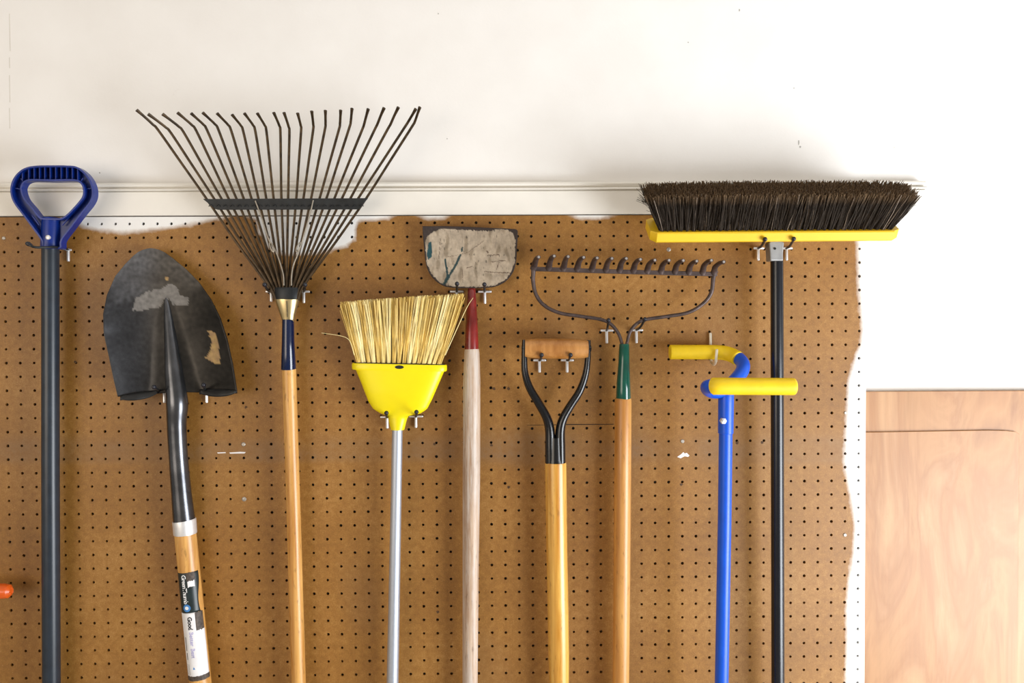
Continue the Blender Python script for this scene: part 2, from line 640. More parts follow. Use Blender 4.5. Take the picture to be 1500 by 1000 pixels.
bm = bmesh.new()
c0, c1 = U(772, 622.6, 0), U(899, 621.2, 0)
sweep(bm, [c0, (c0 + c1) / 2 + Vector((0, 0, .0004)), c1], [.0003, .0009, .0006], 6)
obj('crack', bm, M['crack'], peg)


def chip(poly, name='paint_chip', mat='chip'):
    bm = bmesh.new()
    prism(bm, [U(x, y, .0003) for x, y in poly], .0003)
    obj(name, bm, M[mat], peg, smooth=0)


chip([(992, 669), (998, 665), (1001, 662), (1003, 664), (1006, 663), (1010, 667), (1008, 669), (1003, 668), (997, 671)])
for sx, sy in ((636.5, 650.5), (719.5, 652), (1080, 648), (1116, 647.5), (998, 709), (641, 896), (745, 713), (110, 530), (360, 596), (724, 569.5), (745, 569)):
    chip([(sx + 2.2 * math.cos(k * .9) * random.uniform(.5, 1.3), sy + 2.4 * math.sin(k * .9) * random.uniform(.5, 1.3)) for k in range(7)], 'gouge', 'gouge')
chip([(318, 662.5), (330, 662), (331, 663.3), (319, 664)])
chip([(336, 662.6), (352, 661.5), (360, 662), (358, 664), (350, 664), (337, 664.2)])
for sx, sy, rr in ((8, 347, 2.6), (979, 363, 3.2), (354, 652, 3), (354.5, 732.3, 3.3), (1001, 647, 2.8), (1235.5, 783.5, 2.7), (1238, 604, 2.4)):
    c = U(sx, sy, 0)
    i, j = round(c.x / PIT - OX), round((c.z - CAMZ) / PIT - OZ)
    hx, hz = hole_xz(i, j)
    bm = bmesh.new()
    r = S(rr, 0)
    sweep(bm, [(hx, .003, hz), (hx, -.0008, hz), (hx, -.0016, hz)], [r * .7, r, r * .7], 14)
    obj('screw', bm, M['plug'], peg)

# ------------------------------------------------------------------ wood boards at right
edge_x = x1 + 0.0006
zt = U(1380, 573, -.008).z
bm = bmesh.new()
box(bm, (edge_x, 0.008, 0.02), (edge_x + 0.62, WALL_Y - .0012, zt))
tag(obj('wood_board', bm, M['laminate'], smooth=0, bevel=.0006), 'tall maple-look board flat against white wall, rising above the other board', 'board')
bm = bmesh.new()
pts = [(edge_x, U(1268, 633, 0).z)]
top = [(1268, 633.5), (1330, 632.5), (1400, 631.3), (1450, 630.5), (1475, 631), (1490, 632.5), (1495, 636)]
pl = [U(x, y, 0.0) for x, y in top]
pl[0].x = edge_x
front = pl + [Vector((pl[-1].x + .002, 0, 0.02)), Vector((edge_x, 0, 0.02))]
prism(bm, [Vector((p.x, 0.0035, p.z)) for p in front], 0.0045)
tag(obj('wood_board', bm, M['laminate'], smooth=0, bevel=.0005), 'shorter maple-look board lying over the taller one with shadow along its top', 'board')


# ------------------------------------------------------------------ peg hooks
def hook(base, tip, label, group, reach=0.07, bar=(10, 10), stem=18, tilt=0.0, prong_mid=None):
    """steel cross plate on the board, prong out to a black dipped tip"""
    bx, by = base
    t = thing('peg_hook', label, 'hook', U(bx, by, 0), group)
    bm = bmesh.new()
    a, b = U(bx - bar[0], by + tilt, .0045), U(bx + bar[1], by - tilt, .0045)
    sweep(bm, [a, b], S(1.6, 0), 10, round_end=.6)
    if stem:
        sweep(bm, [U(bx, by - 2, .0045), U(bx + .2, by + stem, .006)], S(2.1, 0), 10, round_end=.6)
    # peg ends that reach into the board
    sweep(bm, [U(bx, by, .004), U(bx, by, -.012)], .0018, 8)
    obj('bracket', bm, M['steel'], t)
    p0, p3 = U(bx, by, .004), U(tip[0], tip[1], reach)
    p1 = lerp(p0, p3, .45) + Vector((0, 0, -.004))
    p2 = lerp(p0, p3, .85) + Vector((0, 0, -.002))
    if prong_mid:
        p1, p2 = U(*prong_mid[0]), U(*prong_mid[1])
    path = spline([p0, p1, p2, p3], 6)
    bm = bmesh.new()
    sweep(bm, path, .0022, 10)
    obj('prong', bm, M['bar_black'], t)
    bm = bmesh.new()
    dr = (p3 - p2).normalized()
    sweep(bm, [p3 - dr * .010, p3 - dr * .003, p3 + dr * .002], [.0030, .0041, .0036], 12, round_end=.9)
    obj('tip', bm, M['black_tip'], t)
    return t


hook((100, 366), (39, 356), 'long black peg hook reaching across the pole under the blue D-grip', None, .085, (4, 5), 17,
     prong_mid=((82, 362, .055), (52, 362, .082)))
PAIRS = [
    ('steel peg hook under the round-point shovel, on the side of the blue-gripped pole', 'peg hooks under the shovel blade', (240.5, 571), (225, 566), .062, (8, 8), 19),
    ('steel peg hook under the round-point shovel, on the side of the leaf rake', 'peg hooks under the shovel blade', (302.5, 571), (298, 563), .062, (8, 8), 19),
    ('steel peg hook at the leaf rake collar, on the side of the shovel', 'peg hooks under the leaf rake', (397, 427), (387, 416), .07, (8, 8), 15),
    ('steel peg hook at the leaf rake collar, on the side of the yellow broom', 'peg hooks under the leaf rake', (445, 427), (447, 416), .07, (8, 9), 17),
    ('steel peg hook under the yellow broom cap, on the side of the leaf rake', 'peg hooks under the yellow broom', (567, 610.5), (566, 604), .075, (10, 11), 17),
    ('steel peg hook under the yellow broom cap, on the side of the scraper handle', 'peg hooks under the yellow broom', (609, 609.5), (610, 602.5), .075, (10, 11), 17),
    ('steel peg hook under the scraper blade, partly behind the straw broom tips', 'peg hooks under the scraper', (669, 427), (669.5, 414.5), .06, (10, 10), 18),
    ('steel peg hook under the scraper blade, clear of the straw broom', 'peg hooks under the scraper', (710, 427), (709.5, 415.5), .06, (10, 10), 18),
    ('steel peg hook under the turned wooden grip, on the side of the scraper', 'peg hooks under the wooden grip', (790, 527.5), (793.5, 519), .068, (9, 10), 18),
    ('steel peg hook under the turned wooden grip, on the side of the green socket', 'peg hooks under the wooden grip', (830.5, 527.5), (836, 519), .068, (9, 10), 18),
    ('steel peg hook under the bow rake rod above the wooden grip', 'peg hooks under the bow rake', (888.5, 484), (891.5, 468), .062, (9, 10), 19),
    ('steel peg hook under the bow rake rod on the tiller side', 'peg hooks under the bow rake', (932, 483.5), (945, 466.5), .062, (9, 10), 19),
    ('steel peg hook under the push broom block, on the side of the bow rake', 'peg hooks under the push broom', (1110.5, 363.5), (1121, 349.5), .098, (7, 9), 18),
    ('steel peg hook under the push broom block, on the side of the wood boards', 'peg hooks under the push broom', (1152, 363.5), (1163, 349), .098, (7, 9), 18),
]
for lb, gr, b, tp, rc, br_, sm_ in PAIRS:
    hook(b, tp, lb, gr, rc, br_, sm_)

# ------------------------------------------------------------------ 1. pole with blue D-grip


def zpt(ox, oy, s, pts):
    return [(ox + a / s, oy + b / s) for a, b in pts]


def grow(poly, k):
    """move a closed 2D outline outward (k>0) by k px"""
    n = len(poly)
    ar = sum(poly[i][0] * poly[(i + 1) % n][1] - poly[(i + 1) % n][0] * poly[i][1] for i in range(n))
    sg = 1 if ar > 0 else -1
    out = []
    for i in range(n):
        a, b = Vector(poly[i - 1]), Vector(poly[(i + 1) % n])
        t = (b - a).normalized()
        out.append((poly[i][0] + sg * t.y * k, poly[i][1] - sg * t.x * k))
    return out


def shaft(pxpath, d, rad_px, name, mat, parent, seg=24, more=0.0, re=0.0):
    """round shaft; pxpath of (x, y, width px, depth)"""
    pts = [U(x, y, dd) for x, y, w, dd in pxpath]
    rad = [S(w / 2, dd) for x, y, w, dd in pxpath]
    if more:
        pts.append(pts[-1] + (pts[-1] - pts[-2]).normalized() * more)
        rad.append(rad[-1])
    bm = bmesh.new()
    sweep(bm, pts, rad, seg, round_end=re)
    return obj(name, bm, mat, parent)


t = thing('snow_shovel', 'dark graphite pole topped by a ribbed blue plastic D-grip', 'shovel', U(76, 1180, .035))
outer = zpt(0, 200, 4.545, [(68, 370), (76, 305), (110, 248), (165, 208), (240, 193), (340, 191), (440, 192), (512, 201), (575, 250), (613, 315),
                            (622, 385), (600, 445), (540, 520), (470, 612), (412, 690), (404, 742), (345, 745), (288, 742), (272, 690), (215, 610), (150, 522), (90, 440)])
inner = zpt(0, 200, 4.545, [(145, 350), (152, 320), (168, 303), (200, 294), (260, 294), (340, 296), (430, 294), (500, 296), (530, 308), (548, 335),
                            (552, 372), (540, 410), (490, 470), (440, 520), (405, 541), (375, 543), (345, 543), (315, 543), (288, 541), (262, 530), (215, 470), (165, 410)])
so = [(p.x, p.y) for p in spline([(x, y, 0) for x, y in outer], 5, True)]
si = [(p.x, p.y) for p in spline([(x, y, 0) for x, y in inner], 5, True)]
DG = 0.052
bm = bmesh.new()
ring_band(bm, [U(x, y, DG - .015) for x, y in so], [U(x, y, DG - .015) for x, y in si], .004)          # recessed web
ring_band(bm, [U(x, y, DG) for x, y in so], [U(x, y, DG) for x, y in grow(so, -2.6)], .018)            # outer rim
ring_band(bm, [U(x, y, DG) for x, y in grow(si, 2.6)], [U(x, y, DG) for x, y in si], .018)             # inner rim
grip = obj('grip', bm, M['blue_plastic'], t, bevel=.0008)
rx = [148, 190, 226, 262, 297, 333, 370, 406, 443, 480, 517]
for x in rx:
    x /= 4.545
    top = 200 + (200 if 205 < x * 4.545 < 500 else 214 if x * 4.545 > 180 else 236) / 4.545
    bm = bmesh.new()
    pxbox(bm, x - .9, top, x + .9, 200 + 296 / 4.545, DG - .0145, DG - .0035)
    obj('rib', bm, M['blue_plastic'], grip, smooth=0, bevel=.0004)
for a, b in (((85, 340), (145, 352)), ((140, 280), (165, 305)), ((555, 276), (530, 308)), ((615, 345), (552, 350)), ((215, 525), (262, 590)), ((470, 525), (415, 590))):
    a, b = zpt(0, 200, 4.545, [a, b])
    bm = bmesh.new()
    sweep(bm, [U(a[0], a[1], DG - .008), U(b[0], b[1], DG - .008)], .0013, 6)
    obj('rib', bm, M['blue_plastic'], grip)
shaft([(75.5, 319, 25, .036), (75.5, 322, 25.5, .036), (75, 345, 26.5, .036), (74.5, 361, 27.5, .036), (74.5, 363, 27, .036)], 0, 0, 'grip_socket', M['blue_plastic'], t)
bm = bmesh.new()
c = U(70, 347.5, .0535)
sweep(bm, [c + Vector((0, .004, 0)), c, c + Vector((0, -.0008, 0))], [S(3.4, .05), S(3.4, .05), S(2.4, .05)], 14)
obj('screw', bm, M['steel'], t)
shaft([(73.8, 355, 23.5, .036), (74, 700, 24, .035), (75.3, 1000, 24.4, .034), (76, 1180, 24.6, .034)], 0, 0, 'pole', M['graphite'], t, 28, more=.05)
e = U(76, 1180, .034) + Vector((0, 0, -.04))
bm = bmesh.new()
rws = []
for k in range(13):
    f = k / 12
    z = e.z + .03 - .36 * f
    half = lerp(.11, .215, sstep(0, .35, f))
    rws.append([bm.verts.new((e.x + half * s_, e.y - .012 - .05 * math.sin(PI * f) * (1 - .3 * s_ * s_) + .012 * s_ * s_, z)) for s_ in [m / 8 - 1 for m in range(17)]])
for r0, r1 in zip(rws, rws[1:]):
    for m in range(16):
        bm.faces.new((r0[m], r0[m + 1], r1[m + 1], r1[m]))
so_ = obj('scoop', bm, M['blue_plastic'], t, smooth=60)
q = so_.modifiers.new('thick', 'SOLIDIFY')
q.thickness = .003

# ------------------------------------------------------------------ 2. round-point shovel
t = thing('round_point_shovel', 'dark steel round-point shovel hung blade up on a stickered wooden handle', 'shovel', U(312, 1150, .03))
Ltab = [(363.4, 220), (364.2, 215), (366, 209), (369, 202.5), (375, 195), (386, 184), (404, 169), (432, 156.5), (460, 151), (488, 152), (519, 159), (553, 166.5), (580, 173.5)]
Rtab = [(363.4, 222), (364.2, 228), (366, 234), (370, 242), (378, 253), (394.6, 273), (414, 292), (438, 309), (466, 323), (497, 333), (533, 341), (571, 347), (580, 347.5)]
ridge_c = [(430, 243.5), (500, 250), (560, 257), (585, 260)]
ridge_w = [(430, 4), (445, 7), (480, 13), (520, 17), (560, 21), (585, 26)]
ridge_h = [(430, 0), (445, .002), (500, .007), (560, .014), (585, .018)]


def blade_d(px, py, s):
    d = .020 + .030 * s * s * sstep(364, 480, py) + .012 * (1 - sstep(364, 430, py))
    c, w, hh = interp(ridge_c, py), interp(ridge_w, py), interp(ridge_h, py)
    q = abs(px - c) / w
    if q < 1.8:
        d += hh * (math.cos(min(1, q / 1.8) * PI) * .5 + .5) ** .8
    return d


def inpoly(x, y, poly):
    r = False
    n = len(poly)
    for i in range(n):
        (xa, ya), (xb, yb) = poly[i - 1], poly[i]
        if (ya > y) != (yb > y) and x < (xb - xa) * (y - ya) / (yb - ya) + xa:
            r = not r
    return r


patch = zpt(130, 340, 3.572, [(232, 412), (240, 350), (300, 312), (380, 292), (440, 268), (470, 300), (480, 330), (525, 345), (520, 384), (440, 380), (425, 350), (395, 348), (380, 388), (300, 408)])
tan1 = zpt(130, 340, 3.572, [(622, 515), (665, 520), (680, 590), (692, 692), (650, 682), (610, 657), (640, 620), (645, 570)])
tan2 = zpt(130, 340, 3.572, [(402, 232), (418, 236), (418, 252), (404, 250)])
bm = bmesh.new()
NS, NV = 96, 110
rows = []
cols = []
for k in range(NV + 1):
    f = k / NV
    yy = 363.4 + (576 - 363.4) * (f ** 1.4)
    row = []
    xl, xr_ = interp(Ltab, yy), interp(Rtab, yy)
    for m in range(NS + 1):
        s = -1 + 2 * m / NS
        x = lerp(xl, xr_, (s + 1) / 2)
        yb = yy + f ** 6 * (5 * (-s) if s < 0 else 0) - f ** 8 * 2 * (1 - abs(s))
        row.append(bm.verts.new(U(x, yb, blade_d(x, yb, s))))
        q = noise.noise(Vector((x / 30, yb / 30, 0)))
        q2 = noise.noise(Vector((x / 6, yb / 6, 5)))
        dusty = sstep(460, 372, yb + 30 * q) if False else (1 - sstep(380, 450, yb + 40 * q + .12 * (x - 240)))
        jx, jy = x + 2 * q2, yb + 2 * noise.noise(Vector((x / 5, yb / 5, 9)))
        if inpoly(jx, jy, tan1) or inpoly(jx, jy, tan2):
            cols.append((.44 + .1 * q2, .28 + .08 * q2, .12, 1, 1.0))
        elif inpoly(jx, jy, patch):
            g = .20 + .08 * q2
            cols.append((g, g * .95, g * .9, 1, .7))
        else:
            bl = 1 - sstep(200, 250, x)
            g = .028 + .022 * bl + .016 * q + .012 * q2 + dusty * (.05 + .045 * q2)
            cols.append((g * 1.0, g * lerp(.88, 1.02, bl), g * lerp(.75, 1.12, bl), 1, .25 + .45 * dusty))
    rows.append(row)
for r0, r1 in zip(rows, rows[1:]):
    for m in range(NS):
        bm.faces.new((r0[m], r0[m + 1], r1[m + 1], r1[m]))
blade = obj('blade', bm, M['blade'], t, smooth=60)
ca = blade.data.attributes.new('tint', 'FLOAT_COLOR', 'POINT')
da = blade.data.attributes.new('dull', 'FLOAT', 'POINT')
for k, c in enumerate(cols):
    blade.data.attributes['tint'].data[k].color = (c[0], c[1], c[2], 1)
    blade.data.attributes['dull'].data[k].value = c[4]
sm = blade.modifiers.new('thick', 'SOLIDIFY')
sm.thickness = .0018
sm.offset = 0
for side in ((176, 579.5, 232, 571.5, -1), (292, 570.5, 346, 571.5, 1)):
    bm = bmesh.new()
    N = 14
    prev = None
    for k in range(N + 1):
        f = k / N
        x = lerp(side[0], side[2], f)
        y = lerp(side[1], side[3], f) - (1.2 * math.sin(PI * f))
        s = (x - 260) / 87
        d0 = blade_d(x, y, max(-1, min(1, s)))
        wdt = math.sin(PI * min(1, max(.12, f * .93 + .05))) ** .5
        ringv = []
        for a in range(8):
            an = a / 7 * 1.75
            ringv.append(bm.verts.new(U(x, y + S(0, 0) + 9.5 * wdt * (1 - math.cos(an)), d0 + .013 * wdt * math.sin(an))))
        if prev:
            for a in range(7):
                bm.faces.new((prev[a], prev[a + 1], ringv[a + 1], ringv[a]))
        prev = ringv
    fs = obj('foot_step', bm, M['step_steel'], t, smooth=60)
    q = fs.modifiers.new('thick', 'SOLIDIFY')
    q.thickness = .0018
    q.offset = 0
pts = spline([U(243.5, 436, .0205), U(245, 448, .022), U(249.5, 490, .026), U(254.5, 540, .0315), U(259.3, 588, .036), U(258.8, 620, .034), U(261, 665, .032), U(265.5, 720, .031), U(269.8, 763, .030)], 6)
bm = bmesh.new()
sweep(bm, pts, [S(w / 2, .034) for w in (3, 9, 17, 25, 31, 27, 26.4, 28, 31)], 24)
obj('socket', bm, M['socket_steel'], t)
shaft([(269.7, 761, 33, .030), (270, 763, 33.4, .030), (271.3, 780, 33, .030), (271.4, 781.5, 32.4, .030)], 0, 0, 'ferrule', M['steel'], t)
H0, H1 = U(271.2, 779, .030), U(309, 1150, .030)
H1 = H1 + (H1 - H0) * .75
HRAD = S(30.6 / 2, .030)
bm = bmesh.new()
sweep(bm, [lerp(H0, H1, k / 8) for k in range(9)], HRAD, 28)
obj('handle', bm, M['ash'], t)
AX = (H1 - H0).normalized()
SX = Vector((1, 0, 0)) - AX * AX.x
SX.normalize()
FR = AX.cross(SX)
if FR.y > 0:
    FR = -FR


def wrap(u, vv, lift):
    r = HRAD + lift
    return H0 + AX * u + (SX * math.sin(vv / HRAD) + FR * math.cos(vv / HRAD)) * r


PXH = S(1, .03)


def u_of(py):
    return (py - 779) * PXH / -AX.z


def shell(name, mat, u0, u1, v0, v1, lift, parent, jag=0.0, edge=None):
    bm = bmesh.new()
    nu, nv = 24, 20
    rws = []
    for a in range(nu + 1):
        fa = a / nu
        rw = []
        for b in range(nv + 1):
            fb = b / nv
            uu = lerp(u0, u1, fa)
            hi = v1 + (edge(fa) if edge else 0)
            vv = lerp(v0, hi, fb)
            uu += jag * noise.noise(Vector((vv * 400, fa * 2, u0 * 50)))
            rw.append(bm.verts.new(wrap(uu, vv, lift)))
        rws.append(rw)
    for r0, r1 in zip(rws, rws[1:]):
        for b in range(nv):
            bm.faces.new((r0[b], r0[b + 1], r1[b + 1], r1[b]))
    o = obj(name, bm, mat, parent, smooth=60)
    s_ = o.modifiers.new('thick', 'SOLIDIFY')
    s_.thickness = .0002
    s_.offset = 0
    return o


def lettering(text, u, vv, size, lift, mat, parent, spacing=1.0, bold=.02):
    cu = bpy.data.curves.new('print', 'FONT')
    cu.body = text
    cu.size = size
    cu.space_character = spacing
    cu.resolution_u = 3
    cu.offset = size * bold
    tmp = bpy.data.objects.new('print', cu)
    COL.objects.link(tmp)
    dg = bpy.context.evaluated_depsgraph_get()
    me_ = bpy.data.meshes.new_from_object(tmp.evaluated_get(dg))
    bpy.data.objects.remove(tmp)
    w = Vector(parent.location) + Vector(parent.parent.location)
    for v_ in me_.vertices:
        v_.co = wrap(u + v_.co.x, vv + v_.co.y, lift) - w
    me_.materials.clear()
    me_.materials.append(mat)
    o = bpy.data.objects.new('print', me_)
    COL.objects.link(o)
    o.parent = parent
    return o


lab = shell('sticker', M['label_black'], u_of(835), u_of(893.5), -.0285, .0215, .0003, t, .0, lambda f: .003 * math.sin(f * 5 + 1))
lab['label'] = 'black sticker with white lettering'
lettering('GreenThumb', u_of(837.5), -.0072, .0112, .0006, M['print_white'], lab, .84)
shell('torn_patch', M['label_white'], u_of(847), u_of(856), .0025, .0145, .0005, lab, .002)
shell('torn_patch', M['label_brown'], u_of(835), u_of(847), .0015, .0165, .0005, lab, .001)
bm = bmesh.new()
uc, vc = u_of(886), -.0030
for r_in, r_out, mt in ((.0032, .0068, 'print_blue'),):
    for a in range(24):
        q0, q1 = 2 * PI * a / 24, 2 * PI * (a + 1) / 24
        bm.faces.new([bm.verts.new(wrap(uc + rr * math.cos(q), vc + rr * math.sin(q), .0007)) for rr, q in ((r_in, q0), (r_out, q0), (r_out, q1), (r_in, q1))])
obj('emblem', bm, M['print_blue'], lab)
bm = bmesh.new()
bm.faces.new([bm.verts.new(wrap(uc + .0034 * math.cos(2 * PI * a / 20), vc + .0034 * math.sin(2 * PI * a / 20), .0007)) for a in range(20)])
obj('emblem', bm, M['print_white'], lab)
lab2 = shell('sticker', M['label_white'], u_of(893.5), u_of(988), -.0285, .0270, .0003, t, 0, lambda f: -.015 * (1 - sstep(0, .32, f)))
lab2['label'] = 'white sticker with dark lettering'
lettering('Good', u_of(899), -.0035, .0105, .0006, M['print_black'], lab2, .95, .045)
lettering('Better', u_of(921), -.0030, .0100, .0006, M['print_lilac'], lab2)
lettering('Best', u_of(945), -.0030, .0100, .0006, M['print_lilac'], lab2)
for uu, w_ in ((929, 20), (952, 10)):
    bm = bmesh.new()
    bm.faces.new([bm.verts.new(wrap(u_of(a), b, .0006)) for a, b in ((uu, -.0135), (uu + w_, -.0135), (uu + w_, -.0118), (uu, -.0118))])
    obj('fine_print', bm, M['print_black'], lab2, smooth=0)
for k in range(7):
    bm = bmesh.new()
    a = 969 + k * 2.2
    bm.faces.new([bm.verts.new(wrap(u_of(p), q, .0006)) for p, q in ((a, -.0165), (a + 1.1, -.0165), (a + 1.1, -.010), (a, -.010))])
    obj('fine_print', bm, M['print_black'], lab2, smooth=0)
bm = bmesh.new()
bm.faces.new([bm.verts.new(wrap(u_of(a), b, .0006)) for a, b in ((972, -.001), (976, -.003), (976, .001))])
obj('emblem', bm, M['print_blue'], lab2, smooth=0)
shell('torn_patch', M['label_brown'], u_of(986), u_of(993), -.0275, .0280, .0005, lab2, .002)
shell('torn_patch', M['label_brown'], u_of(894), u_of(920), .0095, .0240, .0006, lab2, .002, lambda f: .001)

# ------------------------------------------------------------------ 3. leaf rake
t = thing('leaf_rake', 'fan-shaped leaf rake with dark wire tines on a pale wooden handle', 'rake', U(452, 1150, .03))
tip = [(200, 161), (217, 167), (238, 167), (260, 165), (280, 166), (297, 165), (318, 166), (340, 168), (358, 166), (377, 166), (401, 165), (416, 165),
       (436, 166), (456.6, 163), (476.6, 162), (499, 161.6), (515.6, 159), (539.4, 159.6), (562.6, 158), (583.6, 157), (609, 159.6), (615, 157)]
bend = [(228, 185), (247, 189), (266, 188), (285, 186), (301, 185), (318, 184.5), (337, 185.6), (355, 186.4), (373, 186), (389.6, 186), (410.6, 186.6),
        (424, 188), (441.4, 186.4), (459.4, 185), (477, 184), (498, 184), (513.6, 181), (532, 186), (551, 185), (570, 185), (597, 180), (607, 180)]
barx = [302.4, 313.6, 324.4, 335, 346.4, 357, 368.4, 378.6, 390, 400.8, 412.2, 422, 434, 444.4, 455.6, 468, 478, 489.6, 500.6, 513, 524.4, 536]
NT_ = 22
for k in range(NT_):
    f = k / (NT_ - 1)
    xb = barx[k]
    x2 = lerp(389, 448, f)          # y 414
    x3 = lerp(404, 437, f)          # y 440
    dh = .036 + .006 * (k % 2)
    (tx, ty), (bx, by) = tip[k], bend[k]
    p = [U(x3, 440, dh), U(lerp(x2, x3, .12), 416, dh), U(lerp(xb, x2, .5), 354 - 2 * math.sin(PI * f), dh), U(xb, 291, .040),
         U(lerp(xb, bx, .5), lerp(291, by, .5), .044), U(bx - (bx - xb) * .05, by + 5.5, .048), U(lerp(bx, tx, .16) - (bx - xb) * .006, by - 2.6, .053), U(lerp(bx, tx, .55), lerp(by, ty, .55), .064), U(tx, ty, .076)]
    path = spline(p, 5)
    bm = bmesh.new()
    sweep(bm, path, [.0023] * 10 + [.0024] * 8 + [.0027, .0031], 8, flat=.75)
    obj('tine', bm, M['tine'], t)
bm = bmesh.new()
pl = [U(x, y, .047) for x, y in ((297, 291.2), (539, 290), (527, 305), (524, 306.5), (319, 307), (315, 306))]
prism(bm, pl, .0025)
bar = obj('crossbar', bm, M['bar_black'], t, smooth=0, bevel=.0006)
for k in range(NT_):
    bm = bmesh.new()
    x = lerp(barx[k], 419, .055)
    sweep(bm, [U(x - 3, 302, .0478), U(x, 299.5, .0486), U(x + 3, 302, .0478)], .0010, 6)
    obj('clip', bm, M['bar_black'], bar)
for pth, loop in (([(374, 294), (383, 318), (393, 349), (403, 366), (410, 384), (415, 402), (416, 418)], (398.5, 362)),
                  ([(459, 293), (455, 310), (446, 342), (438, 368), (430, 388), (427.5, 402), (427, 418)], (437.5, 362))):
    bm = bmesh.new()
    sweep(bm, spline([U(x, y, .0495) for x, y in pth], 6), .0012, 8)
    c = U(loop[0], loop[1], .052)
    sg = 1 if loop[0] < 418 else -1
    pts = [c + Vector((math.cos(a) * .0028 - sg * .0030 * math.sin(a), -.0005 * a, math.sin(a) * .0085)) for a in [x * .35 for x in range(19)]]
    sweep(bm, pts, .0011, 8)
    obj('spring_wire', bm, M['wire'], t)
bm = bmesh.new()
sweep(bm, [U(420.5, 421, .038), U(420.5, 424, .038), U(420.7, 441, .038)], [S(17.5, .04), S(19.5, .04), S(17.0, .04)], 24, flat=.5)
obj('tine_collar', bm, M['bar_black'], t)
pts = [U(420.7, 438.5, .038), U(420.7, 440, .038), U(421.6, 462, .037), U(422, 469, .037), U(422, 471, .037)]
bm = bmesh.new()
sweep(bm, pts, [S(17.8, .04), S(17.8, .04), S(10.8, .04), S(9, .04), S(8.6, .04)], 28, flat=.72)
fer = obj('ferrule', bm, M['brass'], t)
bm = bmesh.new()
sweep(bm, [U(420, 441, .0545), U(421, 464, .0475)], .0006, 6)
obj('seam', bm, M['bar_black'], fer)
shaft([(422, 468, 16.5, .037), (422, 472, 17, .037), (422, 500, 18, .036), (422.6, 540, 21.6, .035), (422.6, 541.5, 20.6, .035)], 0, 0, 'neck', M['navy'], t)
shaft([(423.4, 540, 19.8, .035), (430, 750, 20.2, .033), (437.6, 1000, 20.4, .031), (442, 1150, 20.4, .030)], 0, 0, 'handle', M['ash'], t, more=.36)

# ------------------------------------------------------------------ 4. yellow angle broom
t = thing('angle_broom', 'straw-coloured broom with bright yellow plastic cap on a silver tube handle', 'broom', U(571, 1150, .03))
body = zpt(470, 410, 4.168, [(212, 545), (245, 625), (270, 690), (292, 745), (320, 787), (365, 815), (405, 824), (412, 850), (420, 885), (427, 912),
                             (510, 914), (517, 885), (526, 850), (536, 828), (600, 820), (648, 787), (678, 730), (705, 668), (732, 605), (756, 550)])
bm = bmesh.new()
NB = 26
# cap: half widths down the axis, rounded section
yl = sorted([(y, x) for x, y in body[:10]])
yr = sorted([(y, x) for x, y in body[10:]])
prev = None
rows = []
SEG = 28
for k in range(NB + 1):
    y = lerp(540.5, 629, k / NB)
    xl, xr_ = interp(yl, y), interp(yr, y)
    cx, hw = (xl + xr_) / 2, (xr_ - xl) / 2
    thick = interp([(540, .020), (575, .017), (600, .0135), (612, .0125), (629, .0122)], y)
    row = []
    for a in range(SEG):
        an = 2 * PI * a / SEG
        e = interp([(540, 3.2), (600, 2.8), (612, 2.0)], y)
        ca_, sa_ = math.cos(an), math.sin(an)
        ux = math.copysign(abs(ca_) ** (2 / e), ca_)
        uy = math.copysign(abs(sa_) ** (2 / e), sa_)
        p = U(cx + hw * ux, y + .007 * hw * ux, .036)
        p.y -= thick * uy
        row.append(bm.verts.new(p))
    rows.append(row)
for r0, r1 in zip(rows, rows[1:]):
    for a in range(SEG):
        bm.faces.new((r0[a], r0[(a + 1) % SEG], r1[(a + 1) % SEG], r1[a]))
bm.faces.new(rows[0])
bm.faces.new(list(reversed(rows[-1])))
cap_o = obj('cap', bm, M['yellow_plastic'], t, smooth=50)


def slab(name, x0, y0, x1, y1, ht, d, thick, mat, parent, e=4.0):
    bm = bmesh.new()
    rws = []
    for yy, sc in ((0, .985), (.15, 1), (.85, 1), (1, .985)):
        rw = []
        for a in range(36):
            an = 2 * PI * a / 36
            ca_, sa_ = math.cos(an), math.sin(an)
            ux = math.copysign(abs(ca_) ** (2 / e), ca_) * sc
            uy = math.copysign(abs(sa_) ** (2 / e), sa_) * sc
            f = (ux + 1) / 2
            p = U(lerp(x0, x1, f), lerp(y0, y1, f) + ht * yy, d)
            p.y -= thick * uy
            rw.append(bm.verts.new(p))
        rws.append(rw)
    for r0, r1 in zip(rws, rws[1:]):
        for a in range(36):
            bm.faces.new((r0[a], r0[(a + 1) % 36], r1[(a + 1) % 36], r1[a]))
    bm.faces.new(rws[0])
    bm.faces.new(list(reversed(rws[-1])))
    return obj(name, bm, mat, parent)


rim = slab('cap_rim', 516.3, 531, 654.8, 534, 9.5, .036, .0225, M['yellow_plastic'], t)
slab('bristle_bed', 519, 529.8, 652, 532.6, 1.6, .036, .0195, M['bar_black'], t)
bm = bmesh.new()
c = U(585, 537.6, .0592)
sweep(bm, [c + Vector((0, .003, 0)), c], S(6.4, .059), 24, flat=.40, ref=(1, 0, 0))
obj('hang_slot', bm, M['bar_black'], rim)


